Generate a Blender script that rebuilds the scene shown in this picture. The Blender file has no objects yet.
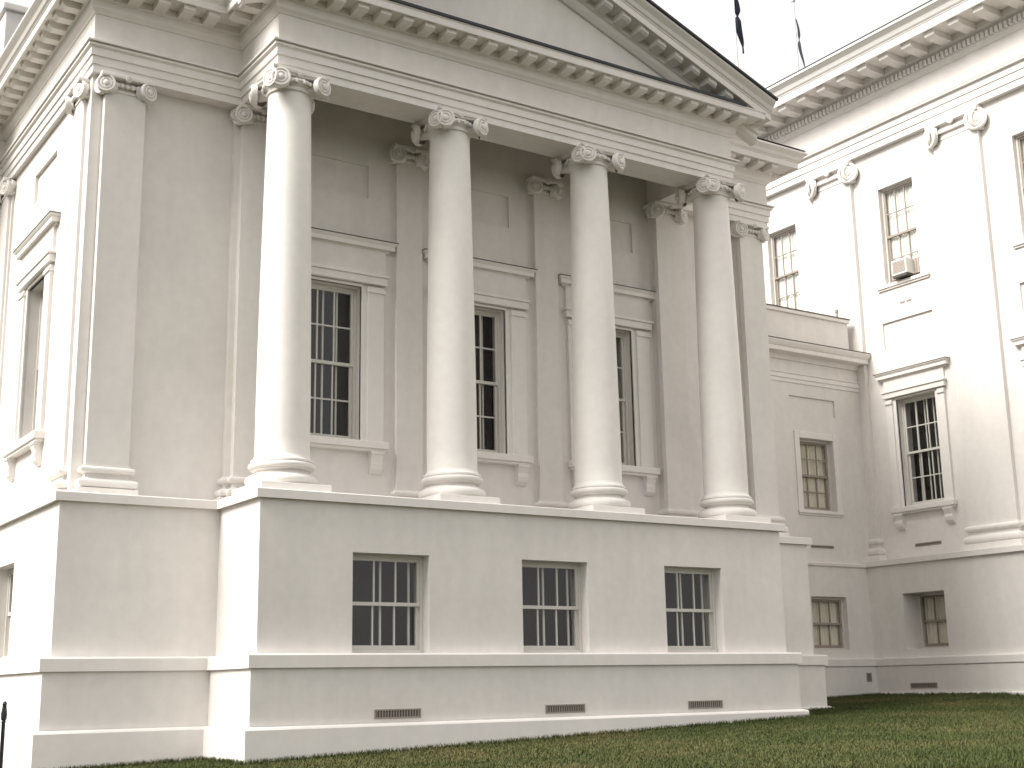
import bpy, bmesh, math, random
from mathutils import Vector, Matrix
random.seed(7)
R = math.radians
C = bpy.context.scene.collection
SC = bpy.context.scene

# ------------------------------------------------------------------ materials
def new_mat(name):
    m = bpy.data.materials.new(name); m.use_nodes = True
    nt = m.node_tree
    return m, nt, nt.nodes['Principled BSDF'], nt.links

def paint(name, col, rough=.62, var=.05, streak=.05, bump=.12, scale=1.0, dirt=0.0):
    m, nt, bs, L = new_mat(name)
    N = nt.nodes.new
    tc = N('ShaderNodeTexCoord')
    geo = N('ShaderNodeNewGeometry')
    big = N('ShaderNodeTexNoise'); big.inputs['Scale'].default_value = .55 * scale; big.inputs['Detail'].default_value = 6
    L.new(geo.outputs['Position'], big.inputs['Vector'])
    mp = N('ShaderNodeMapping'); mp.inputs['Scale'].default_value = (3, 3, .5)
    L.new(geo.outputs['Position'], mp.inputs['Vector'])
    st = N('ShaderNodeTexNoise'); st.inputs['Scale'].default_value = 1.1; st.inputs['Detail'].default_value = 5
    L.new(mp.outputs[0], st.inputs['Vector'])
    mid = N('ShaderNodeTexNoise'); mid.inputs['Scale'].default_value = 6 * scale; mid.inputs['Detail'].default_value = 8
    L.new(geo.outputs['Position'], mid.inputs['Vector'])
    def rng(n, lo, hi):
        r = N('ShaderNodeMapRange'); r.inputs[1].default_value = .3; r.inputs[2].default_value = .7
        r.inputs[3].default_value = lo; r.inputs[4].default_value = hi
        L.new(n.outputs[0], r.inputs[0]); return r
    a = rng(big, 1 - var, 1 + var); b = rng(st, 1 - streak, 1 + streak); c = rng(mid, 1 - var * .6, 1 + var * .6)
    m1 = N('ShaderNodeMath'); m1.operation = 'MULTIPLY'; L.new(a.outputs[0], m1.inputs[0]); L.new(b.outputs[0], m1.inputs[1])
    m2 = N('ShaderNodeMath'); m2.operation = 'MULTIPLY'; L.new(m1.outputs[0], m2.inputs[0]); L.new(c.outputs[0], m2.inputs[1])
    vm = N('ShaderNodeVectorMath'); vm.operation = 'SCALE'; vm.inputs[0].default_value = col
    L.new(m2.outputs[0], vm.inputs['Scale'])
    L.new(vm.outputs[0], bs.inputs['Base Color'])
    bs.inputs['Roughness'].default_value = rough
    fine = N('ShaderNodeTexNoise'); fine.inputs['Scale'].default_value = 55; fine.inputs['Detail'].default_value = 4
    L.new(geo.outputs['Position'], fine.inputs['Vector'])
    ad = N('ShaderNodeMath'); ad.operation = 'MULTIPLY_ADD'; ad.inputs[1].default_value = .35
    L.new(fine.outputs[0], ad.inputs[0]); L.new(mid.outputs[0], ad.inputs[2])
    bp = N('ShaderNodeBump'); bp.inputs['Strength'].default_value = bump; bp.inputs['Distance'].default_value = .02
    L.new(ad.outputs[0], bp.inputs['Height']); L.new(bp.outputs[0], bs.inputs['Normal'])
    return m

def plain(name, col, rough=.6, metal=0, var=.12, scale=9):
    m, nt, bs, L = new_mat(name)
    N = nt.nodes.new
    geo = N('ShaderNodeNewGeometry')
    n = N('ShaderNodeTexNoise'); n.inputs['Scale'].default_value = scale; n.inputs['Detail'].default_value = 5
    L.new(geo.outputs['Position'], n.inputs['Vector'])
    r = N('ShaderNodeMapRange'); r.inputs[3].default_value = 1 - var; r.inputs[4].default_value = 1 + var
    L.new(n.outputs[0], r.inputs[0])
    vm = N('ShaderNodeVectorMath'); vm.operation = 'SCALE'; vm.inputs[0].default_value = col
    L.new(r.outputs[0], vm.inputs['Scale']); L.new(vm.outputs[0], bs.inputs['Base Color'])
    bs.inputs['Roughness'].default_value = rough; bs.inputs['Metallic'].default_value = metal
    return m

STUCCO = paint('stucco_paint', (.715, .685, .655), var=.05, streak=.03)
TRIM = paint('trim_paint', (.75, .72, .69), var=.04, streak=.02, bump=.06)
COLP = paint('column_paint', (.80, .77, .735), var=.045, streak=.02, bump=.08)
CEIL = paint('ceiling_painted_shade', (.24, .21, .17))  # shade of the porch recess put into the ceiling's colour
SASHP = plain('sash_paint', (.60, .58, .54), .5, 0, .05)
ROOFM = plain('roof_metal', (.035, .037, .042), .55, .3)
LEAD = plain('lead_flashing', (.11, .10, .085), .7)
VENT = plain('vent_iron', (.30, .26, .23), .7)
DARKV = plain('vent_dark', (.08, .07, .065), .8)
IRON = plain('black_iron', (.015, .015, .016), .5, .4)
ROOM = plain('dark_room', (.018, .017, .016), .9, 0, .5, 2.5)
BROWN = plain('brown_sash', (.30, .25, .215), .6)
CURT = plain('cream_curtain', (.78, .71, .60), .9, 0, .12, 4)
BLIND = plain('white_blind', (.86, .85, .81), .8, 0, .08, 4)
FLAGM = plain('flag_navy', (.012, .014, .03), .8)
FLAGW = plain('pole_paint', (.80, .80, .82), .5)
ACM = plain('ac_metal', (.78, .76, .72), .5)
ACP = plain('ac_panel', (.36, .31, .27), .7)

def glass_mat():
    m, nt, bs, L = new_mat('window_glass')
    N = nt.nodes.new
    nt.nodes.remove(bs)
    out = nt.nodes['Material Output']
    tr = N('ShaderNodeBsdfTransparent'); tr.inputs[0].default_value = (.93, .95, .94, 1)
    gl = N('ShaderNodeBsdfGlossy'); gl.inputs['Roughness'].default_value = .03; gl.inputs[0].default_value = (.9, .9, .9, 1)
    geo = N('ShaderNodeNewGeometry')
    n = N('ShaderNodeTexNoise'); n.inputs['Scale'].default_value = 1.7
    L.new(geo.outputs['Position'], n.inputs['Vector'])
    bp = N('ShaderNodeBump'); bp.inputs['Strength'].default_value = .06; bp.inputs['Distance'].default_value = .02
    L.new(n.outputs[0], bp.inputs['Height']); L.new(bp.outputs[0], gl.inputs['Normal'])
    dt = N('ShaderNodeVectorMath'); dt.operation = 'DOT_PRODUCT'
    L.new(geo.outputs['Normal'], dt.inputs[0]); L.new(geo.outputs['Incoming'], dt.inputs[1])
    ab = N('ShaderNodeMath'); ab.operation = 'ABSOLUTE'; L.new(dt.outputs['Value'], ab.inputs[0])
    iv = N('ShaderNodeMath'); iv.operation = 'SUBTRACT'; iv.inputs[0].default_value = 1; L.new(ab.outputs[0], iv.inputs[1])
    pw = N('ShaderNodeMath'); pw.operation = 'POWER'; pw.inputs[1].default_value = 5; L.new(iv.outputs[0], pw.inputs[0])
    fr = N('ShaderNodeMath'); fr.operation = 'MULTIPLY_ADD'; fr.inputs[1].default_value = .93; fr.inputs[2].default_value = .05; L.new(pw.outputs[0], fr.inputs[0])
    mx = N('ShaderNodeMixShader')
    L.new(fr.outputs[0], mx.inputs[0]); L.new(tr.outputs[0], mx.inputs[1]); L.new(gl.outputs[0], mx.inputs[2])
    L.new(mx.outputs[0], out.inputs[0])
    return m
GLASS = glass_mat()

def lawn_mat():
    m, nt, bs, L = new_mat('lawn_soil_grass')
    N = nt.nodes.new
    geo = N('ShaderNodeNewGeometry')
    n1 = N('ShaderNodeTexNoise'); n1.inputs['Scale'].default_value = .8; n1.inputs['Detail'].default_value = 8; n1.inputs['Roughness'].default_value = .7
    n2 = N('ShaderNodeTexNoise'); n2.inputs['Scale'].default_value = 22; n2.inputs['Detail'].default_value = 6
    L.new(geo.outputs['Position'], n1.inputs[0]); L.new(geo.outputs['Position'], n2.inputs[0])
    r1 = N('ShaderNodeValToRGB'); e = r1.color_ramp.elements
    e[0].position = .38; e[0].color = (.026, .030, .010, 1); e[1].position = .66; e[1].color = (.060, .048, .024, 1)
    el = r1.color_ramp.elements.new(.52); el.color = (.038, .037, .014, 1)
    L.new(n1.outputs[0], r1.inputs[0])
    r2 = N('ShaderNodeMapRange'); r2.inputs[1].default_value = .3; r2.inputs[2].default_value = .7; r2.inputs[3].default_value = .7; r2.inputs[4].default_value = 1.3
    L.new(n2.outputs[0], r2.inputs[0])
    vm = N('ShaderNodeVectorMath'); vm.operation = 'SCALE'; L.new(r1.outputs[0], vm.inputs[0]); L.new(r2.outputs[0], vm.inputs['Scale'])
    L.new(vm.outputs[0], bs.inputs['Base Color']); bs.inputs['Roughness'].default_value = .95; bs.inputs['Specular IOR Level'].default_value = .08
    bp = N('ShaderNodeBump'); bp.inputs['Strength'].default_value = .6; bp.inputs['Distance'].default_value = .04
    L.new(n2.outputs[0], bp.inputs['Height']); L.new(bp.outputs[0], bs.inputs['Normal'])
    return m
LAWN = lawn_mat()

def grass_mat():
    m, nt, bs, L = new_mat('grass_blades')
    N = nt.nodes.new
    geo = N('ShaderNodeNewGeometry')
    n1 = N('ShaderNodeTexNoise'); n1.inputs['Scale'].default_value = .55; n1.inputs['Detail'].default_value = 6
    n2 = N('ShaderNodeTexNoise'); n2.inputs['Scale'].default_value = 14; n2.inputs['Detail'].default_value = 3
    L.new(geo.outputs['Position'], n1.inputs[0]); L.new(geo.outputs['Position'], n2.inputs[0])
    mx = N('ShaderNodeMath'); mx.operation = 'MULTIPLY_ADD'; mx.inputs[1].default_value = .45
    L.new(n2.outputs[0], mx.inputs[0]); 
    sc = N('ShaderNodeMath'); sc.operation = 'MULTIPLY'; sc.inputs[1].default_value = .6
    L.new(n1.outputs[0], sc.inputs[0]); L.new(sc.outputs[0], mx.inputs[2])
    r1 = N('ShaderNodeValToRGB'); e = r1.color_ramp.elements
    e[0].position = .40; e[0].color = (.045, .064, .017, 1); e[1].position = .66; e[1].color = (.13, .115, .048, 1)
    el = r1.color_ramp.elements.new(.54); el.color = (.076, .090, .029, 1)
    L.new(mx.outputs[0], r1.inputs[0]); L.new(r1.outputs[0], bs.inputs['Base Color'])
    bs.inputs['Roughness'].default_value = .8; bs.inputs['Specular IOR Level'].default_value = .25
    return m
GRASS = grass_mat()

# ------------------------------------------------------------------ geometry
class Fr:
    """a local frame: x to the right along a wall, y into the wall, z up"""
    def __init__(s, ox=0, oy=0, rz=0):
        s.m = Matrix.Translation((ox, oy, 0)) @ Matrix.Rotation(rz, 4, 'Z')
    def __call__(s, x, y, z): return s.m @ Vector((x, y, z))
ID = Fr()
def left_face(X): # wall facing -X at plane X; local x = -world Y
    return Fr(X, 0, R(-90))

class G:
    def __init__(s, fr=ID): s.v = []; s.f = []; s.fr = fr; s.smooth = []
    def add(s, pts): i = len(s.v); s.v += [tuple(s.fr(*p)) for p in pts]; return i
    def face(s, pts, sm=False):
        i = s.add(pts); s.f.append(tuple(range(i, i + len(pts)))); s.smooth.append(sm)
    def grid(s, rows, sm=False, cl=False):
        n = len(rows[0]); i = s.add([p for r in rows for p in r])
        for a in range(len(rows) - 1):
            for b in range(n if cl else n - 1):
                c = (b + 1) % n
                s.f.append((i + a*n + b, i + a*n + c, i + (a+1)*n + c, i + (a+1)*n + b)); s.smooth.append(sm)
    def box(s, x0, x1, y0, y1, z0, z1):
        i = s.add([(x0,y0,z0),(x1,y0,z0),(x1,y1,z0),(x0,y1,z0),(x0,y0,z1),(x1,y0,z1),(x1,y1,z1),(x0,y1,z1)])
        for f in ((0,3,2,1),(4,5,6,7),(0,1,5,4),(1,2,6,5),(2,3,7,6),(3,0,4,7)):
            s.f.append(tuple(i + k for k in f)); s.smooth.append(False)
        return s
    def cbox(s, x0, x1, y0, y1, z0, z1, c=.012):
        """box with chamfered edges"""
        bm = bmesh.new(); bmesh.ops.create_cube(bm, size=1)
        for v in bm.verts:
            v.co = Vector(((x0+x1)/2 + v.co.x*(x1-x0), (y0+y1)/2 + v.co.y*(y1-y0), (z0+z1)/2 + v.co.z*(z1-z0)))
        bmesh.ops.bevel(bm, geom=bm.edges[:], offset=c, segments=2, affect='EDGES', profile=.6)
        i = len(s.v); bm.verts.ensure_lookup_table()
        s.v += [tuple(s.fr(*v.co)) for v in bm.verts]
        for f in bm.faces: s.f.append(tuple(i + v.index for v in f.verts)); s.smooth.append(False)
        bm.free(); return s
    def wall(s, u0, u1, z0, z1, y=0, holes=(), depth=.6):
        """sheet facing -y with reveals; hole = (a,b,c,d[,depth[,backed]])"""
        us = sorted({u0, u1} | {h[0] for h in holes} | {h[1] for h in holes})
        zs = sorted({z0, z1} | {h[2] for h in holes} | {h[3] for h in holes})
        for a, b in zip(us, us[1:]):
            for c, d in zip(zs, zs[1:]):
                mu, mz = (a+b)/2, (c+d)/2
                if any(h[0] < mu < h[1] and h[2] < mz < h[3] for h in holes): continue
                s.face([(a,y,c),(b,y,c),(b,y,d),(a,y,d)])
        for h in holes:
            a, b, c, d = h[:4]; e = y + (h[4] if len(h) > 4 else depth)
            s.face([(a,y,c),(a,e,c),(a,e,d),(a,y,d)]); s.face([(b,y,c),(b,y,d),(b,e,d),(b,e,c)])
            s.face([(a,y,d),(a,e,d),(b,e,d),(b,y,d)]); s.face([(a,y,c),(b,y,c),(b,e,c),(a,e,c)])
            if len(h) > 5: s.face([(a,e,c),(b,e,c),(b,e,d),(a,e,d)])
        return s
    def sweep(s, path, prof, closed=False, caps=True):
        """profile (out, z) swept along a plan path with mitred corners; outward = right of travel"""
        P = [Vector(p) for p in path]; n = len(P); rows = []
        for i, p in enumerate(P):
            def nrm(a, b):
                d = (b - a).normalized(); return Vector((d.y, -d.x))
            if closed: n1, n2 = nrm(P[i-1], p), nrm(p, P[(i+1) % n])
            elif i == 0: n1 = n2 = nrm(p, P[1])
            elif i == n-1: n1 = n2 = nrm(P[i-1], p)
            else: n1, n2 = nrm(P[i-1], p), nrm(p, P[i+1])
            m = (n1 + n2) / (1 + n1.dot(n2))
            rows.append([(p.x + m.x*o, p.y + m.y*o, z) for o, z in prof])
        if closed: rows.append(rows[0])
        s.grid(rows)
        if caps and not closed:
            s.face(rows[0]); s.face(rows[-1][::-1])
        return s
    def lathe(s, cx, cy, prof, n=40, sm=True, axis=None, org=None):
        """profile (r, h) about a vertical axis, or about 'axis' through 'org'"""
        rows = []
        if axis is None:
            for r, h in prof: rows.append([(cx + r*math.cos(2*math.pi*k/n), cy + r*math.sin(2*math.pi*k/n), h) for k in range(n)])
        else:
            ax = Vector(axis).normalized(); o = Vector(org)
            t = Vector((0,0,1)) if abs(ax.z) < .9 else Vector((1,0,0))
            u = ax.cross(t).normalized(); w = ax.cross(u)
            for r, h in prof:
                rows.append([tuple(o + ax*h + u*(r*math.cos(2*math.pi*k/n)) + w*(r*math.sin(2*math.pi*k/n))) for k in range(n)])
        s.grid(rows, sm, True); return s
    def mesh(s, name, mat, org):
        me = bpy.data.meshes.new(name)
        me.from_pydata([(x-org[0], y-org[1], z-org[2]) for x, y, z in s.v], [], s.f)
        bm = bmesh.new(); bm.from_mesh(me)
        bmesh.ops.remove_doubles(bm, verts=bm.verts, dist=.0002)
        bmesh.ops.recalc_face_normals(bm, faces=bm.faces)
        bm.to_mesh(me); bm.free()
        me.materials.append(mat)
        if any(s.smooth):
            me.polygons.foreach_set('use_smooth', [True]*len(me.polygons))
            me.set_sharp_from_angle(angle=R(38))
        me.update(); return me

def worldpos(o):
    p = Vector((0,0,0))
    while o: p += o.location; o = o.parent
    return p
def build(name, g, mat, parent=None, org=None):
    """link g as ONE mesh object; its origin at the base of the shape (world-coordinate meshes)"""
    if org is None:
        xs, ys, zs = zip(*g.v); org = ((min(xs)+max(xs))/2, (min(ys)+max(ys))/2, min(zs))
    o = bpy.data.objects.new(name, g.mesh(name, mat, org)); C.objects.link(o)
    o.parent = parent
    o.location = Vector(org) - (worldpos(parent) if parent else Vector((0,0,0)))
    return o
def local(name, g, mat, parent):
    """mesh in the parent's own coordinates"""
    o = bpy.data.objects.new(name, g.mesh(name, mat, (0,0,0))); C.objects.link(o); o.parent = parent; return o
def thing(name, label, cat, loc=(0,0,0), group=None):
    o = bpy.data.objects.new(name, None); C.objects.link(o); o.location = loc
    o['label'] = label; o['category'] = cat
    if group: o['group'] = group
    o.empty_display_size = .3
    return o
def copy_tree(o, parent, loc=None, rz=None):
    c = o.copy(); C.objects.link(c); c.parent = parent
    if loc is not None: c.location = loc
    if rz is not None: c.rotation_euler.z = rz
    for ch in o.children: copy_tree(ch, c)
    return c

# ------------------------------------------------------------------ window prototypes
def sash(g, w, z0, z1, y, nx, ny, st=.05, mu=.027, top=.05, bot=.05):
    g.box(-w, -w+st, y, y+.04, z0, z1); g.box(w-st, w, y, y+.04, z0, z1)
    g.box(-w+st, w-st, y+.001, y+.039, z0, z0+bot); g.box(-w+st, w-st, y+.001, y+.039, z1-top, z1)
    for i in range(1, nx):
        x = -w+st + (2*w-2*st)*i/nx
        g.box(x-mu/2, x+mu/2, y+.003, y+.034, z0+bot, z1-top)
    for i in range(1, ny):
        z = z0+bot + (z1-top-z0-bot)*i/ny
        g.box(-w+st, w-st, y+.005, y+.032, z-mu/2, z+mu/2)

def make_window(parent, loc, rz, hw, h, rec=.16, nx=3, ny=1, bars=None, back='dark', frame=.055,
                casing=None, hood=False, sill=None, brackets=False, room=.34, hz=.70, hx=.49):
    """origin: middle of the opening's foot on the wall plane; y runs into the wall"""
    g = G()
    g.cbox(-hw, -hw+frame, rec, rec+.11, 0, h, .008); g.cbox(hw-frame, hw, rec, rec+.11, 0, h, .008)
    g.cbox(-hw+frame, hw-frame, rec+.002, rec+.108, h-frame, h, .008)
    g.cbox(-hw+frame, hw-frame, rec-.03, rec+.108, 0, frame*.9, .008)
    win = local('window', g, SASHP, parent); win.location = loc; win.rotation_euler.z = rz
    iw = hw-frame; z0 = frame*.9; z1 = h-frame; zm = (z0+z1)/2
    g = G(); sash(g, iw, zm-.03, z1, rec+.022, nx, ny, bot=.055); SM = SASHP if back == 'dark' else BROWN; local('upper_sash', g, SM, win)
    g = G(); sash(g, iw, z0, zm+.02, rec+.064, nx, ny, top=.05, bot=.075); local('lower_sash', g, SM, win)
    for a, b, y in ((zm, z1-.02, rec+.042), (z0+.02, zm, rec+.086)):
        g = G(); g.face([(-iw+.02,y,a),(iw-.02,y,a),(iw-.02,y,b),(-iw+.02,y,b)]); local('pane', g, GLASS, win)
    if bars:
        g = G()
        for x in (bars if isinstance(bars, tuple) else [-iw + 2*iw*i/(bars+1) for i in range(1, bars+1)]):
            g.box(x-.017, x+.017, rec+.14, rec+.165, z0, z1)
        local('grille', g, SASHP, win)
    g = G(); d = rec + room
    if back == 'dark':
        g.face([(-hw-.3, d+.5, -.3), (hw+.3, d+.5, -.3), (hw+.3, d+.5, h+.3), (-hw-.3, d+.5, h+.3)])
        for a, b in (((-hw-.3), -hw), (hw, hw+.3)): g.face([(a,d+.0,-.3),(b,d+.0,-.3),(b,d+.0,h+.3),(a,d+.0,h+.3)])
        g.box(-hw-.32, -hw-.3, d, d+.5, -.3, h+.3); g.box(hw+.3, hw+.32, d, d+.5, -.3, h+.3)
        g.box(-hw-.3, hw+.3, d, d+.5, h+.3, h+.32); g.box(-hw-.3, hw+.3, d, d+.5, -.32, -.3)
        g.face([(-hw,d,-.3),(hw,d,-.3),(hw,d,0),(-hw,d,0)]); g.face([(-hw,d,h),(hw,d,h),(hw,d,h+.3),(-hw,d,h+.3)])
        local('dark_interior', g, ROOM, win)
    else:
        rows = []
        n = 40; yb = rec+.135
        for z in (.0, h): rows.append([(-hw + 2*hw*i/n, yb + .018*math.sin(i*1.9) + .01*math.sin(i*.7+1), z) for i in range(n+1)])
        g.grid(rows, True)
        local('curtain', g, CURT if back == 'curtain' else BLIND, win)
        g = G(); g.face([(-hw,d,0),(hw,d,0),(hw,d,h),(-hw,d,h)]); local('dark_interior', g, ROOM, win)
    if casing:   # plain surround proud of the wall
        cw, p = casing
        g = G()
        g.cbox(-hw-cw, -hw-.001, -p, .05, -.02, h+cw, .01); g.cbox(hw+.001, hw+cw, -p, .05, -.02, h+cw, .01)
        g.cbox(-hw-.002, hw+.002, -p+.002, .05, h+.001, h+cw-.002, .01)
        local('casing', g, TRIM, win)
    if hood:     # aedicule: pilaster strips, lintel, frieze, cornice shelf
        g = G()
        for s in (-1, 1):
            a, b = sorted((s*(hw+.10), s*(hw+hx-.05)))
            g.cbox(a, b, -.07, .05, 0, h+.02, .01)
            a2, b2 = sorted((s*(hw+.0), s*(hw+.10)))
            g.cbox(a2, b2, -.03, .05, 0, h+.02, .008)
            g.cbox(a-.01, b+.01, -.10, .05, h-.10, h-.03, .01)
        g.cbox(-hw-.02, hw+.02, -.035, .05, h-.0, h+.05, .008)
        local('casing', g, TRIM, win)
        g = G()
        W = hw+hx
        g.cbox(-W, W, -.11, .04, h+.06, h+.20, .012); g.cbox(-W-.03, W+.03, -.14, .04, h+.20, h+.25, .012)
        local('lintel', g, TRIM, win)
        g = G(); g.cbox(-W+.02, W-.02, -.06, .04, h+.249, h+hz+.01, .01)
        local('hood_frieze', g, STUCCO, win)
        g = G()
        q = h+hz; prof = [(-.06,q),(.05,q),(.07,q+.04),(.08,q+.05),(.12,q+.055),(.12,q+.04),(.135,q+.04),(.135,q+.12),(.15,q+.13),(.175,q+.16),(.175,q+.18),(-.06,q+.20)]
        g.sweep([(-W, .06), (-W, -.0), (W, -.0), (W, .06)], prof)
        local('hood', g, TRIM, win)
        g = G(); g.sweep([(-W, .06), (-W, -.0), (W, -.0), (W, .06)], [(-.05,q+.185),(.185,q+.178),(.187,q+.195),(-.05,q+.215)])
        local('flashing', g, LEAD, win)
    if sill:
        sw, sp, sh = sill
        g = G(); g.cbox(-sw, sw, -sp, rec-.031, -sh, -.002, .014); g.cbox(-sw+.03, sw-.03, -sp+.04, .02, -sh-.05, -sh+.002, .01)
        local('sill', g, TRIM, win)
        if brackets:
            for s in (-1, 1):
                x = s*(sw-.21); g = G()
                pr = [(0,-sh-.05),(-.15,-sh-.05),(-.155,-sh-.12),(-.12,-sh-.20),(-.13,-sh-.27),(-.11,-sh-.36),(-.05,-sh-.43),(0,-sh-.44)]
                a = [(x-.115, y+.01, z) for y, z in pr]; b = [(x+.115, y+.01, z) for y, z in pr]
                g.face(a); g.face(b[::-1]); g.grid([a + [a[0]], b + [b[0]]])
                g.cbox(x-.135, x+.135, -.165, .02, -sh-.09, -sh-.045, .008)
                local('bracket', g, TRIM, win)
    return win

def make_vent(parent, loc, rz, w, h, small=False):
    g = G(); t = .022
    g.box(-w, w, -.012, .01, 0, t); g.box(-w, w, -.012, .01, h-t, h); g.box(-w, -w+t, -.0115, .01, t, h-t); g.box(w-t, w, -.0115, .01, t, h-t)
    n = max(3, int(w*2/.045))
    for i in range(1, n):
        x = -w + 2*w*i/n; g.box(x-.008, x+.008, -.008, .008, t, h-t)
    v = local('vent', g, VENT, parent); v.location = loc; v.rotation_euler.z = rz
    g = G(); g.box(-w+.01, w-.01, -.003, .02, .01, h-.01); local('vent_duct', g, DARKV, v)
    return v

# ------------------------------------------------------------------ classical orders
def roundel(g, c, ax, r, th):
    """a scroll: grooved disc seen end-on"""
    prof = [(r*.96,-th),(r,-th*.2),(r,th*.5),(r*.93,th*.78),(r*.80,th*.80),(r*.74,th*.45),(r*.66,th*.45),(r*.60,th*.82),
            (r*.48,th*.86),(r*.42,th*.5),(r*.34,th*.5),(r*.28,th*1.0),(r*.12,th*1.15),(0,th*1.2)]
    g.lathe(0, 0, prof, 20, True, ax, c)

def capital_geo(g, cx, cy, z, rt, H, square=None, fronts=((0,-1),)):
    """angled-volute ionic capital from z (top of shaft) to z+H; square=(hx,hy) for a pilaster block"""
    ab = .075 * H / .28; vz = z + H*.30; vr = H*.58
    if square is None:
        g.lathe(cx, cy, [(rt,z-.03),(rt+.03,z-.02),(rt+.035,z+.0),(rt+.01,z+.02),(rt+.01,z+.05),(rt+.05,z+.09),(rt+.085,z+.14),(rt+.07,z+.17),(rt-.04,z+.19),(rt-.06,z+H*.9)], 36)
        for k in range(20):
            a = 2*math.pi*(k+.5)/20
            g.lathe(0,0,[(0,-.045),(.022,-.03),(.03,0),(.022,.03),(0,.045)],6,True,(0,0,1),(cx+(rt+.085)*math.cos(a),cy+(rt+.085)*math.sin(a),z+.12))
        o = rt*1.08
        for sx in (-1, 1):
            for sy in (-1, 1):
                roundel(g, (cx+sx*o*.97, cy+sy*(o+.10), vz), (sx*.38, sy, 0), vr, .06)
                roundel(g, (cx+sx*(o+.10), cy+sy*o*.97, vz), (sx, sy*.38, 0), vr, .06)
                g.lathe(0,0,[(vr*.9,-.16),(vr*.62,-.08),(vr*.62,.06),(vr*.5,.10)],14,True,(sx,sy,0),(cx+sx*o*.88,cy+sy*o*.88,vz))
        h = rt+.13
        rows = []
        for zz, e in ((z+H-ab,-.02),(z+H-ab*.55,.0),(z+H-ab*.5,.02),(z+H,.03)):
            ring = []
            for (ax, ay), (bx, by) in (((-1,-1),(1,-1)),((1,-1),(1,1)),((1,1),(-1,1)),((-1,1),(-1,-1))):
                for t in range(8):
                    f = t/8; x = ax+(bx-ax)*f; y = ay+(by-ay)*f
                    k = 1 - .16*math.sin(math.pi*f)
                    if ax == bx: x *= k
                    else: y *= k
                    ring.append((cx+x*(h+e), cy+y*(h+e), zz))
            rows.append(ring)
        g.grid(rows, False, True); g.face(rows[0]); g.face(rows[-1][::-1])
        for sx, sy in ((1,0),(-1,0),(0,1),(0,-1)):   # flower on each side of the abacus
            roundel(g, (cx+sx*h*.84, cy+sy*h*.84, z+H-ab*.6), (sx,sy,0), .05, .03)
            for q in (-1, 1):
                g.lathe(0,0,[(0,-.09),(.025,-.06),(.03,0),(.02,.07),(0,.09)],6,True,(sy*q*.8,sx*q*.8,-.45),(cx+sx*h*.84+sy*q*.10,cy+sy*h*.84+sx*q*.10,vz+.05))
    else:
        hx, hy = square
        g.cbox(cx-hx-.02, cx+hx+.02, cy-hy-.02, cy+hy, z-.01, z+.035, .008)
        g.cbox(cx-hx-.0, cx+hx+.0, cy-hy-.0, cy+hy, z+.03, z+H-ab, .01)
        g.cbox(cx-hx-.06, cx+hx+.06, cy-hy-.07, cy+hy, z+H*.30, z+H*.52, .03)
        n = max(5, int(2*hx/.09))
        for k in range(n):
            x = cx-hx+.03 + (2*hx-.06)*(k+.5)/n
            g.lathe(0,0,[(0,-.05),(.024,-.03),(.032,0),(.024,.03),(0,.05)],6,True,(0,0,1),(x, cy-hy-.07, z+H*.36))
        for sx in (-1, 1):
            roundel(g, (cx+sx*(hx+.015), cy-hy-.07, vz), (sx*.38, -1, 0), vr, .06)
            g.lathe(0,0,[(vr*.9,-.10),(vr*.7,.02),(vr*.7,.05)],14,True,(sx,-1,0),(cx+sx*(hx-.02),cy-hy-.03,vz))
            roundel(g, (cx+sx*(hx+.06), cy-hy+.03, vz), (sx, -.38, 0), vr, .05)
        g.cbox(cx-hx-.11, cx+hx+.11, cy-hy-.14, cy+hy, z+H-ab, z+H-.001, .015)
        roundel(g, (cx, cy-hy-.13, z+H-ab*.9), (0,-1,0), .055*H/.28, .03)

def make_column(parent, cx, cy):
    zb, zs, zt = 4.552, 5.06, 11.27
    rb, rt = .428, .355
    g = G(); prof = [(rb+.06,zs-.001),(rb+.06,zs+.03),(rb+.02,zs+.06),(rb,zs+.12)]
    n = 22
    for i in range(1, n+1):
        t = i/n; r = rb + (rt-rb)*(max(0, t-.12)/.88)**1.35
        prof.append((r, zs+.12 + (zt-zs-.15)*t))
    g.lathe(cx, cy, prof, 56)
    col = build('column', g, COLP, parent)
    g = G(); R0 = .565
    pr = [(R0-.06,zb+.135)]
    for k in range(9): a = -math.pi/2 + math.pi*k/8; pr.append((R0-.07+.075*math.cos(a), zb+.215+.08*math.sin(a)))
    pr += [(R0-.085,zb+.297),(R0-.085,zb+.315),(R0-.15,zb+.325),(R0-.155,zb+.365),(R0-.09,zb+.385),(R0-.09,zb+.40)]
    for k in range(9): a = -math.pi/2 + math.pi*k/8; pr.append((R0-.09+.05*math.cos(a), zb+.45+.05*math.sin(a)))
    pr += [(rb+.05, zb+.508)]
    g.lathe(cx, cy, pr, 56); build('column_base', g, TRIM, col)
    g = G(); g.cbox(cx-.585, cx+.585, cy-.585, cy+.585, zb, zb+.136, .012); build('plinth', g, TRIM, col)
    g = G(); capital_geo(g, cx, cy, zt-.02, rt, .285); build('capital', g, TRIM, col)
    return col

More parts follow.
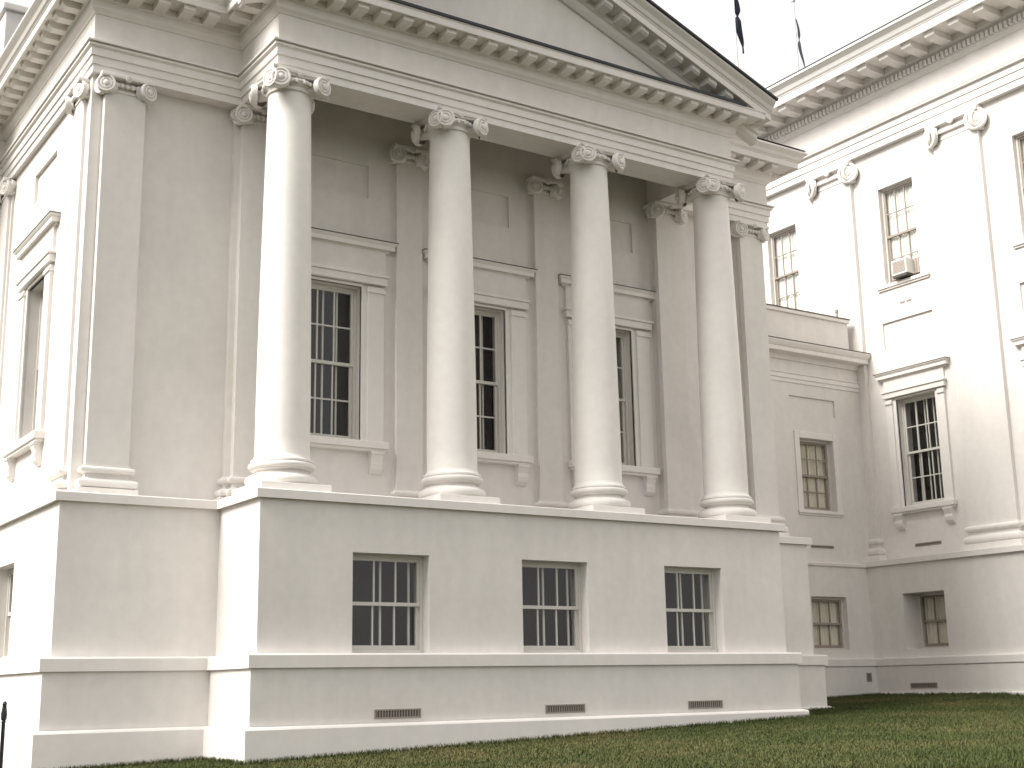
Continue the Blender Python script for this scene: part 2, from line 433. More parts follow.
def base_prof(zb, H=.50):
    """attic pilaster base as a sweep profile; out is measured from the shaft face"""
    k = H/.5
    pr = [(-.02,zb),(.13,zb),(.13,zb+.13*k)]
    for i in range(7): a = -math.pi/2+math.pi*i/6; pr.append((.075+.05*math.cos(a), zb+.205*k+.065*k*math.sin(a)))
    pr += [(.05,zb+.285*k),(.005,zb+.30*k),(.005,zb+.36*k),(.05,zb+.375*k)]
    for i in range(7): a = -math.pi/2+math.pi*i/6; pr.append((.05+.035*math.cos(a), zb+.42*k+.045*k*math.sin(a)))
    pr += [(.02,zb+.475*k),(.02,zb+.50*k),(-.02,zb+.50*k)]
    return pr

def make_pilaster(parent, fr, xc, hw, d1, d2, z0, zt, H, ext=.16, wall=.02, bh=.5, capk=True):
    """fr: wall frame. pier projects d1 (wider by ext each side, ext may be a pair) and pilaster projects d1+d2"""
    el, er = ext if isinstance(ext, tuple) else (ext, ext)
    g = G(fr)
    if d1 > 0: g.box(xc-hw-el, xc+hw+er, -d1, wall, z0, zt+H-.002)
    g.box(xc-hw, xc+hw, -d1-d2, wall-.003 if d1 <= 0 else -d1+.01, z0, zt)
    p = build('pilaster', g, STUCCO, parent)
    g = G(fr)
    path = [(xc-hw, .0), (xc-hw, -d1-d2), (xc+hw, -d1-d2), (xc+hw, .0)]
    if d1 > 0:
        path = [(xc-hw-el, .0), (xc-hw-el, -d1)] + ([(xc-hw, -d1)] if el > 0 else []) + [(xc-hw, -d1-d2), (xc+hw, -d1-d2)] + ([(xc+hw, -d1)] if er > 0 else []) + [(xc+hw+er, -d1), (xc+hw+er, .0)]
        if el == 0: path.pop(1)
        if er == 0: path.pop(-2)
    g.sweep(path, base_prof(z0, bh))
    build('pilaster_base', g, TRIM, p)
    g = G(fr); capital_geo(g, xc, .10, zt-.01, 0, H, square=(hw, .10+d1+d2))
    if d1 > 0:   # the pier carries a narrower return of the capital
        for s, e in ((-1, el), (1, er)):
            if e > 0:
                a, b = sorted((xc+s*(hw-.01), xc+s*(hw+e+.03)))
                g.cbox(a, b, -d1-.06, .05, zt+H*.28, zt+H*.55, .02)
                g.cbox(a, b+.0, -d1-.09, .05, zt+H*.74, zt+H-.004, .012)
                roundel(g, (xc+s*(hw+e+.0), -d1-.03, zt+H*.45), (s*.4,-1,0), H*.40, .05)
    build('capital', g, TRIM, p)
    return p

# ================================================================== THE WING WITH THE PORTICO
ZBT, ZBB, ZB, ZL, ZLT = 2.137, 1.939, 1.105, 4.42, 4.55
wing = thing('building', 'white stucco wing with four tall ionic columns under a pediment, nearest the camera', 'building', (5.3, 9, .5))
POD = [(-4.3,18),(-4.3,7.9),(-2.49,7.9),(-2.49,1.61),(0,1.61),(0,0),(10.6,0),(10.6,1.61),(12.98,1.61),(12.98,18)]

# podium wall with the three low window openings and the one round the left side
WX = [2.21, 5.33, 8.39]; BHW = .675
g = G()
g.wall(0, 10.6, -.6, ZL+.02, 0, [(x-BHW, x+BHW, ZBT+.005, 3.66) for x in WX], .5)
g.wall(-2.49, 0, -.6, ZL+.02, 1.61); g.wall(10.6, 12.98, -.6, ZL+.02, 1.61)
g.wall(-4.3, -2.49, -.6, ZL+.02, 7.9)
g.fr = left_face(-2.49); g.wall(-7.9, -1.61, -.6, ZL+.02, 0, [(-5.5, -4.16, ZBT+.06, 3.72)], .5)
g.fr = left_face(0); g.wall(-1.61, 0, -.6, ZL+.02, 0)
g.fr = left_face(-4.3); g.wall(-18, -7.9, -.6, ZL+.02, 0)
g.fr = ID
for X, a, b in ((10.6,0,1.61),(12.98,1.61,18)): g.face([(X,a,-.6),(X,b,-.6),(X,b,ZL+.02),(X,a,ZL+.02)])
build('podium_wall', g, STUCCO, wing)
g = G(); g.sweep(POD, [(-.3,ZL),(.05,ZL),(.055,ZL-.012),(.085,ZL-.012),(.085,ZLT-.012),(.07,ZLT),(-1.2,ZLT+.001)]); build('podium_ledge', g, TRIM, wing)
g = G(); g.sweep(POD, [(-.05,ZBB),(.165,ZBB),(.17,ZBB-.012),(.20,ZBB-.012),(.20,ZBT-.03),(.185,ZBT-.008),(-.05,ZBT+.004)]); build('string_course', g, TRIM, wing)
g = G(); g.sweep(POD, [(-.05,-.5),(.145,-.5),(.145,ZBB+.001)]); build('lower_podium', g, STUCCO, wing)
g = G(); g.sweep(POD, [(.1,-.5),(.245,-.5),(.245,ZB-.045),(.23,ZB-.02),(.155,ZB)]); build('footing', g, TRIM, wing)
g = G()
g.box(.02, 10.58, .3, 2.2, ZLT-.02, ZLT+.0015)
build('portico_floor', g, STUCCO, wing)

# columns
CX = [.647, 3.749, 6.851, 9.953]
for x in CX: make_column(wing, x, .713)

# upper walls
YW = 2.28; XL = -2.17; ZT = 12.6
OZ0, OZ1, OHW = 5.86, 8.70, .60
bay = [2.2, 5.3, 8.4]
g = G()
g.wall(XL, 12.67, ZLT-.05, ZT, YW, [(x-OHW, x+OHW, OZ0, OZ1) for x in bay] + [(x-.74, x+.74, 10.42, 11.06, .045, 1) for x in bay], .45)
g.fr = left_face(XL)
g.wall(-8.2, -YW, ZLT-.05, ZT, 0, [(-5.76, -4.52, 5.90, 8.80), (-5.85, -4.35, 10.46, 11.04, .06, 1)], .45)
g.wall(-18, -8.2, ZLT-.05, ZT, -1.55)
g.fr = ID
g.wall(-3.62, XL, ZLT-.05, ZT, 8.2)
g.face([(12.67,YW,ZLT-.05),(12.67,18,ZLT-.05),(12.67,18,ZT),(12.67,YW,ZT)])
build('wall', g, STUCCO, wing)

FW = Fr(0, YW, 0); FS = left_face(XL)
ZC = 11.27; HC = .27
D1, D2 = .14, .14
make_pilaster(wing, FW, -1.70, .335, D1, D2, ZLT, ZC, HC, (.0, .0))
# corner pier joins the two corner pilasters
g = G(); g.box(XL-.045, -1.9, YW-.13, 3.1, ZLT, ZC+HC-.004); build('corner_pier', g, STUCCO, wing)
make_pilaster(wing, FS, -2.73, .33, .045, .05, ZLT, ZC, HC, (.0, .0))
make_pilaster(wing, FW, .69, .335, D1, D2, ZLT, ZC, HC, (.085, 0))
for x in CX[1:3]: make_pilaster(wing, FW, x, .27, .0, .10, ZLT, ZC, HC)
make_pilaster(wing, FW, 9.91, .335, D1, D2, ZLT, ZC, HC, (.0, .085))
make_pilaster(wing, FW, 12.30, .335, D1, D2, ZLT, ZC, HC, (.0, .0))
make_pilaster(wing, FS, -7.86, .33, .045, .05, ZLT, ZC, HC, (.0, .08))

# entablature
ENT = [(-3.80,18),(-3.80,8.15),(-2.26,8.15),(-2.26,2.0),(.31,2.0),(.31,.41),(10.29,.41),(10.29,2.0),(12.83,2.0),(12.83,18)]
ZA = 11.535
g = G(); g.sweep(ENT, [(-.70,ZA+.80),(-.70,ZA),(0,ZA),(.0,ZA+.13),(.028,ZA+.135),(.028,ZA+.27),(.056,ZA+.275),(.056,ZA+.405),(.10,ZA+.43),(.105,ZA+.46),(.065,ZA+.463),(.065,ZA+.487),(.135,ZA+.489),(.135,ZA+.517),(-.05,ZA+.53)]); build('architrave', g, TRIM, wing)
g = G(); g.sweep(ENT, [(-.06,ZA+.52),(.012,ZA+.52),(.012,12.60),(-.1,12.60)]); build('frieze', g, STUCCO, wing)
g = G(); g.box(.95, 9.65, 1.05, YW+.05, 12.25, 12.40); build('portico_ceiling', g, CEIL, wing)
ZM = 12.79
g = G(); g.sweep(ENT, [(-.05,12.56),(.03,12.56),(.045,12.585),(.09,12.63),(.10,12.66),(.10,ZM-.02),(.14,ZM),(.14,ZM+.12),(.50,ZM+.12),(.505,ZM+.10),(.53,ZM+.10),(.535,ZM+.12),(.535,ZM+.225),(.55,ZM+.235),(.55,ZM+.255),(-.1,ZM+.27)])
cor = build('cornice', g, TRIM, wing)
g = G(); g.sweep([(.31,.41),(10.29,.41)], [(-.02,ZM+.262),(.57,ZM+.252),(.575,ZM+.262),(.575,ZM+.31),(-.02,ZM+.33)]); build('flashing', g, ROOFM, wing)
CY = [(.45,ZM+.25),(.555,ZM+.256),(.585,ZM+.28),(.615,ZM+.34),(.68,ZM+.40),(.70,ZM+.42),(.70,ZM+.46),(.1,ZM+.52)]
g = G(); g.sweep(ENT[:5]+[(.31,.43)], CY); build('gutter_moulding', g, TRIM, wing)
g = G(); g.sweep([(10.29,.43)]+ENT[7:], CY); build('gutter_moulding', g, TRIM, wing)
# modillions: one block per bracket, hung under the corona
def mod_block(g, w=.10, d0=.14, d1=.465, z0=ZM+.0, z1=ZM+.119):
    prof = [(-d0, z0-.0), (-d1+.06, z0+.0), (-d1, z0+.035), (-d1, z1-.025), (-d1-.012, z1-.022), (-d1-.012, z1), (-d0, z1)]
    a = [(-w, y, z) for y, z in prof]; b = [(w, y, z) for y, z in prof]
    g.face(a); g.face(b[::-1]); g.grid([a+[a[0]], b+[b[0]]])
first = None
def modillion(parent, x, y, rz):
    """(x, y): point on the frieze plane; rz turns -y outward"""
    global first
    if first is None:
        g = G(); mod_block(g); first = bpy.data.objects.new('modillion', g.mesh('modillion', TRIM, (0,0,ZM))); C.objects.link(first); o = first
    else:
        o = first.copy(); C.objects.link(o)
    o.parent = parent; o.location = Vector((x, y, ZM)) - worldpos(parent); o.rotation_euler = (0,0,rz)
    return o
n = 24
for i in range(n): modillion(cor, 5.3 + (i-(n-1)/2)*.4325, .41, 0)
for i in range(3): modillion(cor, .31, .41+.12+i*.4325, R(-90))
for i in range(5): modillion(cor, -2.23+.10+i*.4325, 2.0, 0)
for i in range(5): modillion(cor, 12.83-.10-i*.4325, 2.0, 0)
for i in range(14): modillion(cor, -2.23, 2.0+.10+i*.4325, R(-90))
for i in range(3): modillion(cor, 12.83, 2.1+i*.4325, R(90))

# pediment
SL = .385; XA = 5.3; 
def zr(x, z0=13.04, xe=10.85): return z0 + SL*((xe-XA) - abs(x-XA))
g = G()
yt = .41
g.face([(.2,yt+.02,13.0),(10.4,yt+.02,13.0),(10.4,yt+.02,zr(10.4)),(XA,yt+.02,zr(XA)),(.2,yt+.02,zr(.2))])
g.face([(.2,yt+.2,13.0),(10.4,yt+.2,13.0),(10.4,yt+.2,zr(10.4)),(XA,yt+.2,zr(XA)),(.2,yt+.2,zr(.2))])
build('tympanum', g, STUCCO, wing)
RP = [(-.1,-.42),(.03,-.42),(.09,-.35),(.10,-.32),(.10,-.24),(.14,-.22),(.14,-.075),(.50,-.075),(.505,-.09),(.53,-.09),(.535,-.07),(.535,.045),(.55,.055),(.55,.075),(.585,.10),(.615,.17),(.68,.235),(.70,.255),(.70,.30),(-.1,.33)]
for s in (-1, 1):
    g = G(); rows = []
    xe = XA + s*(4.99+.70)
    for x in (XA, xe): rows.append([(x, yt-o, zr(x)+h) for o, h in RP])
    g.grid(rows); g.face(rows[0]); g.face(rows[1][::-1])
    rk = build('raking_cornice', g, TRIM, wing)
    k = 0
    x = .30
    while x < 4.9:
        xx = XA + s*x; w = .10; g = G()
        pts0 = [(-.14,-.20),(-.41,-.20),(-.465,-.16),(-.465,-.078),(-.14,-.078)]
        a = [(xx-w, yt+y, zr(xx-w)+h) for y, h in pts0]; b = [(xx+w, yt+y, zr(xx+w)+h) for y, h in pts0]
        g.face(a); g.face(b[::-1]); g.grid([a+[a[0]], b+[b[0]]])
        build('modillion', g, TRIM, rk); x += .4325
# roofs: dark metal, edge showing along the rakes
g = G()
for s in (-1, 1):
    xe = XA+s*(4.99+.735)
    rows = [[(x, y, zr(x)+h) for y, h in ((yt-.74,.31),(yt-.74,.36),(9,.36),(9,.31))] for x in (XA, xe)]
    g.grid([r+[r[0]] for r in rows]); g.face(rows[0]); g.face(rows[1][::-1])
rf = build('roof', g, ROOFM, wing)
g = G()
zz = ZM+.50
g.face([(-2.9,1.3,zz),(13.5,1.3,zz),(13.5,18,zz),(-2.9,18,zz)]); 
g.grid([[(-2.9,1.3,zz),(-2.9,18,zz)],[(5.3,8,14.6),(5.3,12,14.6)],[(13.5,1.3,zz),(13.5,18,zz)]])
build('roof_slope', g, ROOFM, rf)
g = G(); g.cbox(-2.08, -.9, 10, 11, zz-.2, 16.40, .02); ch = build('chimney', g, STUCCO, rf)
g = G(); g.cbox(-2.16, -.82, 9.92, 11.08, 16.398, 16.56, .03); build('chimney_cap', g, TRIM, ch)
# pediment gable of the left-side portico, far back along the left wall
g = G()
yc, yh = 13.1, 5.1
def zs(y): return ZM+.25 + .385*(yh+.55-abs(y-yc))
for s in (-1, 1):
    rows = [[(-3.80-o, y, zs(y)+h) for o, h in [(-.6,-.42)]+RP[1:]] for y in (yc, yc+s*(yh+.70))]
    g.grid(rows); g.face(rows[0]); g.face(rows[1][::-1])
build('raking_cornice', g, TRIM, wing)
g = G(); g.face([(-3.78, yc-yh-.3, 13.0), (-3.78, yc+yh+.3, 13.0), (-3.78, yc, zs(yc))]); build('tympanum', g, STUCCO, wing)

# windows
for i, x in enumerate(bay):
    make_window(wing, Vector((x, YW, OZ0)) - worldpos(wing), 0, OHW, OZ1-OZ0, rec=.17, nx=3, ny=2, bars=3, hood=True, sill=(1.09,.18,.13), brackets=True)
for x in WX:
    make_window(wing, Vector((x, 0, ZBT+.005)) - worldpos(wing), 0, BHW, 3.66-ZBT-.005, rec=.20, nx=3, ny=1, bars=(-.02, .49), frame=.05)
make_window(wing, Vector((XL, 5.14, 5.90)) - worldpos(wing), R(-90), .62, 2.90, rec=.20, nx=3, ny=2, bars=3, hood=True, sill=(1.12,.18,.13), brackets=True)
make_window(wing, Vector((-2.49, 4.83, ZBT+.06)) - worldpos(wing), R(-90), .67, 3.72-ZBT-.06, rec=.22, nx=3, ny=1, bars=3)
for x in (2.24, 5.36, 8.40):
    make_vent(wing, Vector((x, -.145, 1.165)) - worldpos(wing), 0, .40, .14)

# ================================================================== THE LINK BETWEEN WING AND MAIN BUILDING
link = thing('building', 'low one-storey white link with plain parapet between columned wing and tall main block', 'building', (16, 8, .9))
YP, YU = 5.09, 5.20
g = G(); g.wall(13.0, 18.75, -.2, ZL+.02, YP, [(17.24-.62, 17.24+.62, 2.34, 3.64)], .5); build('podium_wall', g, STUCCO, link)
LP = [(13.05,YP),(18.71,YP)]
g = G(); g.sweep(LP, [(-.3,ZL-.02),(.04,ZL-.02),(.05,ZL+.04),(.03,ZL+.07),(-.3,ZL+.10)]); build('podium_ledge', g, TRIM, link)
g = G(); g.sweep(LP, [(-.05,ZBB),(.15,ZBB),(.16,ZBB+.012),(.16,ZBT-.03),(.14,ZBT-.008),(-.05,ZBT+.004)]); build('string_course', g, TRIM, link)
g = G(); g.sweep(LP, [(-.05,-.2),(.13,-.2),(.13,ZBB-.02),(.11,ZBB+.001)]); build('lower_podium', g, STUCCO, link)
g = G()
g.wall(12.7, 19.12, ZL+.05, 10.0, YU, [(17.27-.60, 17.27+.60, 5.79, 7.63), (16.42, 18.06, 8.26, 8.71, .05, 1)], .45); build('wall', g, STUCCO, link)
LU = [(12.75,YU),(19.1,YU)]
g = G(); g.sweep(LU, [(-.05,9.04),(.025,9.04),(.025,9.14),(.05,9.145),(.05,9.25),(.075,9.27),(.075,9.30),(-.05,9.31)]); build('architrave', g, TRIM, link)
g = G(); g.sweep(LU, [(-.05,9.62),(.05,9.62),(.08,9.70),(.10,9.73),(.30,9.76),(.31,9.74),(.34,9.76),(.34,9.86),(.37,9.88),(.43,9.97),(.43,10.01),(-.3,10.06)]); build('cornice', g, TRIM, link)
g = G(); g.sweep(LU, [(-.2,10.045),(.44,10.008),(.445,10.03),(-.2,10.07)]); build('flashing', g, LEAD, link)
g = G(); g.cbox(12.7, 18.80, YU+.02, YU+.42, 10.0, 10.90, .015); pw = build('parapet', g, STUCCO, link)
g = G(); g.cbox(12.68, 18.84, YU-.04, YU+.48, 10.898, 11.00, .02); build('coping', g, TRIM, pw)
g = G(); g.box(12.66, 18.86, YU-.055, YU+.5, 10.998, 11.025); build('coping_flashing', g, LEAD, pw)
g = G(); g.lathe(18.74, YU+.3, [(0,11.0),(.03,11.0),(.03,11.28),(.05,11.29),(.05,11.36),(0,11.38)], 10); build('vent_pipe', g, VENT, pw)
g = G(); g.box(12.7, 19.1, YU+.42, 15, 10.0, 10.3); build('roof', g, ROOFM, link)
w = make_window(link, Vector((17.27, YU, 5.79)) - worldpos(link), 0, .60, 1.84, rec=.14, nx=3, ny=2, back='curtain', casing=(.17,.035), sill=(.80,.07,.08))
w = make_window(link, Vector((17.24, YP, 2.34)) - worldpos(link), 0, .62, 1.30, rec=.14, nx=3, ny=1, back='curtain')
make_vent(link, Vector((17.25, YU, 4.85)) - worldpos(link), 0, .40, .075)
make_vent(link, Vector((18.32, YP-.13, 1.56)) - worldpos(link), 0, .09, .22)

# ================================================================== THE MAIN BUILDING
main = thing('building', 'tall two-storey white main block with wide pilasters and deep modillion cornice, at the right edge', 'building', (30, 3, 1.2))
XP, XW = 18.71, 19.12
Y0, Y1 = -9.0, 26.0
PIT = 4.19; WC = [3.50 + PIT*k for k in (-2, -1, 0, 1)]
LC = [y-.06 for y in WC]
g = G(left_face(XP))
g.wall(-Y1, -Y0, -.2, ZL+.02, 0, [(-(y-.10)-.63, -(y-.10)+.63, 2.33, 3.68) for y in WC[:3]], .95)
g.fr = ID; g.face([(XP,Y0,-.2),(42,Y0,-.2),(42,Y0,ZL+.02),(XP,Y0,ZL+.02)])
build('podium_wall', g, STUCCO, main)
MP = [(XP,Y1),(XP,Y0),(42,Y0)]
g = G(); g.sweep(MP, [(-.3,ZL),(.05,ZL),(.055,ZL-.012),(.085,ZL-.012),(.085,ZLT-.012),(.05,ZLT),(-.8,ZLT+.001)]); build('podium_ledge', g, TRIM, main)
g = G(); g.sweep(MP, [(-.05,ZBB),(.12,ZBB),(.13,ZBB+.012),(.13,ZBT-.03),(.115,ZBT-.008),(-.05,ZBT+.004)]); build('string_course', g, TRIM, main)
g = G(); g.sweep(MP, [(-.05,.2),(.10,.2),(.10,ZBB-.02),(.08,ZBB+.001)]); build('lower_podium', g, STUCCO, main)
g = G(); g.sweep(MP, [(.05,.2),(.16,.2),(.16,1.27),(.15,1.29),(.095,1.30)]); build('footing', g, TRIM, main)
LZ0, LZ1, UZ0, UZ1 = 5.86, 8.64, 11.72, 14.38
g = G(left_face(XW)); H = []
for y in WC:
    H += [(-y-.57, -y+.57, UZ0, UZ1, .5), (-y-.81, -y+.81, 9.99, 10.73, .06, 1)]
for y in LC:
    H += [(-y-.62, -y+.62, LZ0, LZ1, .5)]
g.wall(-Y1, -Y0, ZLT-.05, 16.9, 0, H, .5)
g.fr = ID; g.face([(XW,Y0,ZLT-.05),(42,Y0,ZLT-.05),(42,Y0,16.9),(XW,Y0,16.9)])
build('wall', g, STUCCO, main)
FM = left_face(XW)
for k in range(-2, 2):
    yc_ = 1.42 + PIT*k
    make_pilaster(main, FM, -yc_, .68, 0, .12, ZLT, 14.98, .50, bh=.62)
ME = [(18.96,Y1),(18.96,Y0-.15),(42,Y0-.15)]
g = G(); g.sweep(ME, [(-.3,15.49),(0,15.49),(0,15.66),(.03,15.665),(.03,15.86),(.06,15.865),(.06,16.05),(.14,16.055),(.145,16.08),(.17,16.13),(.15,16.16),(-.05,16.19)]); build('architrave', g, TRIM, main)
g = G(); g.sweep(ME, [(-.06,16.17),(.01,16.17),(.01,16.95),(-.1,16.95)]); build('frieze', g, STUCCO, main)
g = G(); g.sweep(ME, [(-.05,16.87),(.03,16.87),(.10,16.95),(.12,17.0),(.12,17.20),(.22,17.24),(.24,17.28),(.24,17.44),(1.0,17.44),(1.005,17.42),(1.04,17.42),(1.05,17.44),(1.05,17.62),(1.07,17.64),(1.07,17.66),(-.3,17.70)])
mc = build('cornice', g, TRIM, main)
g = G(); g.sweep(ME, [(.9,17.655),(1.08,17.665),(1.11,17.70),(1.15,17.80),(1.24,17.88),(1.27,17.90),(1.27,17.97),(1.0,18.02),(.4,18.05)]); build('gutter_moulding', g, TRIM, mc)
g = G(); g.sweep(ME, [(.9,18.02),(1.28,17.968),(1.285,17.99),(.9,18.045)]); build('flashing', g, ROOFM, mc)
g = G(left_face(18.96)); y = -3.2
while y < 9.6:
    g.box(-y-.042, -y+.042, -.20, -.10, 17.02, 17.17); y += .135
build('dentil_course', g, TRIM, mc)
k = None
for i in range(18):
    y = -3.25 + i*.735
    if k is None:
        g = G(); prof = [(-.22,17.27),(-.80,17.27),(-.93,17.31),(-.95,17.39),(-.97,17.40),(-.97,17.438),(-.22,17.438)]
        a = [(-.15,p,z) for p,z in prof]; b = [(.15,p,z) for p,z in prof]
        g.face(a); g.face(b[::-1]); g.grid([a+[a[0]], b+[b[0]]])
        k = bpy.data.objects.new('modillion', g.mesh('modillion', TRIM, (0,0,17.27))); o = k
    else: o = k.copy()
    C.objects.link(o); o.parent = mc; o.location = Vector((18.96, y, 17.27)) - worldpos(mc); o.rotation_euler.z = R(-90)
g = G(); g.grid([[(18.3,Y0-1,18.03),(18.3,Y1,18.03)],[(30,Y0-1,20.2),(30,Y1,20.2)],[(42,Y0-1,18.03),(42,Y1,18.03)]]); g.face([(18.3,Y0-1,18.03),(30,Y0-1,20.2),(42,Y0-1,18.03)])
build('roof', g, ROOFM, main)
for y in WC[1:]:
    make_window(main, Vector((XW, y, UZ0)) - worldpos(main), R(-90), .57, UZ1-UZ0, rec=.10, nx=3, ny=2, back='blind', casing=(.22,.03), sill=(.86,.09,.09))
for y in LC[1:3]:
    make_window(main, Vector((XW, y, LZ0)) - worldpos(main), R(-90), .62, LZ1-LZ0, rec=.16, nx=3, ny=2, bars=3, hood=True, sill=(.98,.16,.13), brackets=True, hz=.55, hx=.36)
    make_vent(main, Vector((XW, y, 4.83)) - worldpos(main), R(-90), .40, .085)
for y in WC[1:3]:
    make_window(main, Vector((XP, y-.10, 2.33)) - worldpos(main), R(-90), .63, 1.35, rec=.56, nx=3, ny=1, back='curtain')
    make_vent(main, Vector((XP-.10, y+.02, 1.39)) - worldpos(main), R(-90), .40, .13)
    make_vent(main, Vector((XW, y+.09, 11.12)) - worldpos(main), R(-90), .08, .05); make_vent(main, Vector((XW, y-.12, 11.12)) - worldpos(main), R(-90), .08, .05)

# ================================================================== THINGS
# window air conditioner in the upper window of the main block
ac = thing('air_conditioner', 'small window air conditioner sticking out of the upper window of the main block', 'air conditioner', (XW-.02, 3.42, 11.80))
g = G(left_face(0)); g.cbox(-.24, .24, -.22, .16, .02, .42, .02); bo = local('housing', g, ACM, ac)
g = G(left_face(0))
for i in range(9): g.box(-.20, .20, -.232, -.219, .07+i*.036, .088+i*.036)
local('louvre', g, ACP, ac)
g = G(left_face(0)); g.box(-.23, .23, -.21, .10, -.04, .02); local('drip_tray', g, DARKV, ac)
for s in (-1, 1):
    g = G(left_face(0)); a, b = sorted((s*.25, s*.50))
    for i in range(6): g.box(a+(b-a)*i/6+.004, a+(b-a)*(i+1)/6-.004, .08-.01*(i % 2), .12, .02, .42)
    g.box(a, b, .10, .13, .02, .42)
    local('side_panel', g, ACP, ac)

# flagpoles on the main roof, with limp flags
def flagpole(x, y, zbase, ztop, label, flabel, f0, f1, wd, drift, mat, seed):
    t = thing('flagpole', label, 'flagpole', (x, y, zbase), 'flagpoles on the roof of the main block')
    g = G(); g.lathe(0, 0, [(.0,0),(.07,0),(.065,(ztop-zbase)*.5),(.04,ztop-zbase),(0,ztop-zbase)], 12); local('pole', g, FLAGW, t)
    g = G(); g.lathe(0, 0, [(.0,ztop-zbase),(.07,ztop-zbase+.03),(.10,ztop-zbase+.10),(.07,ztop-zbase+.17),(0,ztop-zbase+.2)], 12); local('finial', g, FLAGW, t)
    rnd = random.Random(seed); g = G(); rows = []
    n = 26
    for i in range(n+1):
        u = i/n; z = f1 - (f1-f0)*u
        wsc = wd*(.25 + .9*math.sin(math.pi*min(1, u*1.05+.08))**.7 * (.6+.5*u)) * (1 - .75*math.exp(-((u-.38)/.05)**2))
        cx = .09 + drift*u + .05*math.sin(u*9)
        ring = []
        m = 14
        for k in range(m):
            a = 2*math.pi*k/m; rr = wsc*(.55 + .45*abs(math.sin(a*2.5+u*2)))
            ring.append((cx + rr*math.cos(a), rr*.6*math.sin(a), z))
        rows.append(ring)
    g.grid(rows, True, True); g.face(rows[0]); g.face(rows[-1][::-1])
    f = local('flag', g, mat, None); f.location = (x, y, 0)
    f['label'] = flabel; f['category'] = 'flag'; f['group'] = 'limp flags above the main block'
flagpole(29.75, 20, 19.5, 32.0, 'slender pale flagpole carrying the larger dark flag, left of the two', 'larger limp dark flag hanging in folds against the white sky, left of the two', 28.15, 30.9, .20, .30, FLAGM, 1)
FLAG2 = plain('flag_grey', (.12, .12, .15), .8)
flagpole(28.9, 15.75, 19.4, 28.2, 'slender pale flagpole carrying the smaller flag, just above the main block cornice', 'smaller thin grey flag hanging limp above the main block cornice, right of the two', 25.2, 27.5, .08, .30, FLAG2, 2)

# iron standpipe by the left wall
pp = thing('iron_post', 'thin black iron post with a knob, standing by the left wall of the columned wing', 'post', (-2.95, 2.20, .42))
g = G(); g.lathe(0,0,[(.028,0),(.028,.80),(.034,.82),(.022,.84)],12); local('shaft', g, IRON, pp)
g = G(); g.lathe(0,0,[(.02,.83),(.04,.85),(.045,.93),(.035,.99),(.028,1.05),(.035,1.07),(.02,1.10),(0,1.11)],12); local('knob', g, IRON, pp)

# ================================================================== GROUND
def gz(x, y):
    xc = max(-30, min(40, x)); yy = max(-60, min(0, y))
    z = .60 + .031*xc + .013*yy
    if x > 13 and y > 1: z += .04*min(1, (x-13)/3)
    return z
xs = [-600,-200,-80,-40,-25] + [-15+.6*i for i in range(0, 80)] + [36,45,60,90,200,600]
ys = [-600,-200,-80,-40,-28] + [-22+.6*i for i in range(0, 50)] + [12,20,40,90,200,600]
g = G(); rows = [[(x, y, gz(x,y) + (.012*math.sin(x*2.1+y)*math.sin(y*1.7) if -20 < y < 8 else 0)) for x in xs] for y in ys]
g.grid(rows, True)
ground = build('ground', g, LAWN); ground['kind'] = 'structure'
ground['label'] = 'mown lawn sloping gently up to the foot of the white walls'

# grass blades along the foot of the walls and over the visible lawn
def blocked(x, y):
    if x > 18.55: return True
    if -2.73 < x < 13.34 and y > 1.37: return True
    if -.24 < x < 10.84 and y > -.24: return True
    if y > 4.96: return True
    return False
rnd = random.Random(3); V = []; F = []
def blade(x, y, h):
    z = gz(x, y); a = rnd.random()*6.28; w = .005+.004*rnd.random(); l = h*(.2+.7*rnd.random()); b = rnd.random()*6.28
    i = len(V); dx, dy = math.cos(a)*w, math.sin(a)*w; lx, ly = math.cos(b)*l, math.sin(b)*l
    V.extend([(x-dx,y-dy,z-.01),(x+dx,y+dy,z-.01),(x+lx*.4+dx*.7,y+ly*.4+dy*.7,z+h*.6),(x+lx*.4-dx*.7,y+ly*.4-dy*.7,z+h*.6),(x+lx,y+ly,z+h)])
    F.extend([(i,i+1,i+2,i+3),(i+3,i+2,i+4)])
cam0 = Vector((-7.7107, -18.4038, 1.6))
cnt = 0
while cnt < 230000:
    x = rnd.uniform(-3.5, 18.6); y = rnd.uniform(-11.5, 5.0)
    if y < .14 - 1.22*(x-.78) - 3.6 or y < -18.4 + .735*(x+7.7) - 3.0: continue
    if blocked(x, y): continue
    blade(x, y, rnd.uniform(.02, .06)); cnt += 1
def edge(x0, y0, x1, y1, n):
    for i in range(n):
        t = rnd.random(); blade(x0+(x1-x0)*t + rnd.uniform(-.03,.03), y0+(y1-y0)*t - rnd.random()*.06, rnd.uniform(.04, .11))
edge(-.24,-.27,10.84,-.27,4000); edge(10.9,-.2,10.9,1.3,500); edge(10.84,1.34,13.3,1.34,900); edge(13.38,1.4,13.38,4.9,500); edge(13.4,4.9,18.5,4.9,2000); edge(18.5,4.9,18.5,-6,3000)
edge(-2.73,1.34,-.24,1.34,1200); edge(-.28,-.2,-.28,1.3,500)
me = bpy.data.meshes.new('grass'); me.from_pydata(V, [], F); me.materials.append(GRASS)
go = bpy.data.objects.new('grass', me); C.objects.link(go); go['kind'] = 'stuff'; go['label'] = 'short patchy green and straw coloured lawn grass'; go['category'] = 'grass'

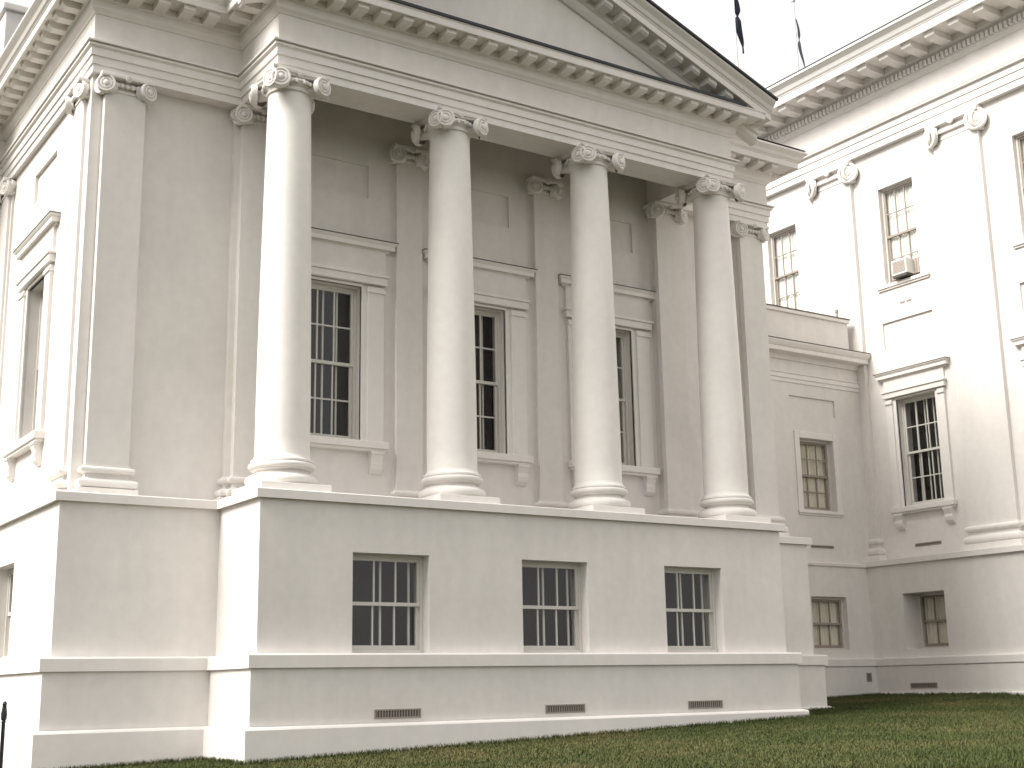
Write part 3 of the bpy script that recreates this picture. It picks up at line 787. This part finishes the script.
# ================================================================== LIGHT, SKY, CAMERA
SUN_EL, SUN_AZ = 43, math.degrees(math.atan2(-1, .11))
sd = Vector((math.sin(R(SUN_AZ))*math.cos(R(SUN_EL)), math.cos(R(SUN_AZ))*math.cos(R(SUN_EL)), math.sin(R(SUN_EL))))
w = bpy.data.worlds.new('World'); SC.world = w; w.use_nodes = True
nt = w.node_tree; bg = nt.nodes['Background']
sky = nt.nodes.new('ShaderNodeTexSky'); sky.sky_type = 'NISHITA'; sky.sun_disc = False
sky.sun_elevation = R(SUN_EL); sky.sun_rotation = R(SUN_AZ) % (2*math.pi); sky.dust_density = 4; sky.air_density = 1.5
hs = nt.nodes.new('ShaderNodeHueSaturation'); hs.inputs['Saturation'].default_value = .16
nt.links.new(sky.outputs[0], hs.inputs['Color'])
tint = nt.nodes.new('ShaderNodeMix'); tint.data_type = 'RGBA'; tint.blend_type = 'MULTIPLY'; tint.inputs[0].default_value = 1
tint.inputs[7].default_value = (1, .975, .95, 1)
haze = nt.nodes.new('ShaderNodeMix'); haze.data_type = 'RGBA'; haze.inputs[0].default_value = .72
# bright milky overcast, a little brighter low down
tcw = nt.nodes.new('ShaderNodeTexCoord'); sp = nt.nodes.new('ShaderNodeSeparateXYZ'); nt.links.new(tcw.outputs['Generated'], sp.inputs[0])
mz = nt.nodes.new('ShaderNodeMapRange'); mz.inputs[1].default_value = 0; mz.inputs[2].default_value = 1; mz.inputs[3].default_value = 10.6; mz.inputs[4].default_value = 9.6
nt.links.new(sp.outputs['Z'], mz.inputs[0]); nt.links.new(mz.outputs[0], haze.inputs[7])
nt.links.new(hs.outputs[0], haze.inputs[6]); nt.links.new(haze.outputs[2], tint.inputs[6]); nt.links.new(tint.outputs[2], bg.inputs[0])
bg.inputs[1].default_value = .094
sl = bpy.data.lights.new('sun', 'SUN'); sl.energy = 4.9; sl.angle = R(34); sl.color = (1, .965, .90)
so = bpy.data.objects.new('sun', sl); C.objects.link(so); so.rotation_euler = sd.to_track_quat('Z', 'Y').to_euler()

cam = bpy.data.cameras.new('camera'); co = bpy.data.objects.new('camera', cam); C.objects.link(co); SC.camera = co
cam.sensor_width = 36; cam.lens = 1328.654/1024*36; cam.clip_end = 3000
yw, pt, rl = R(33.616), R(12.836), R(-1.048)
fwd = Vector((math.sin(yw)*math.cos(pt), math.cos(yw)*math.cos(pt), math.sin(pt)))
rt = Vector((math.cos(yw), -math.sin(yw), 0)); up = rt.cross(fwd)
rt, up = rt*math.cos(rl)+up*math.sin(rl), up*math.cos(rl)-rt*math.sin(rl)
M = Matrix((rt, up, -fwd)).transposed().to_4x4(); M.translation = cam0
co.matrix_world = M

SC.view_settings.view_transform = 'Standard'; SC.view_settings.look = 'None'
SC.view_settings.exposure = .46; SC.view_settings.gamma = 1
SC.render.engine = 'CYCLES'
SC.cycles.max_bounces = 8; SC.cycles.diffuse_bounces = 4; SC.cycles.transparent_max_bounces = 12
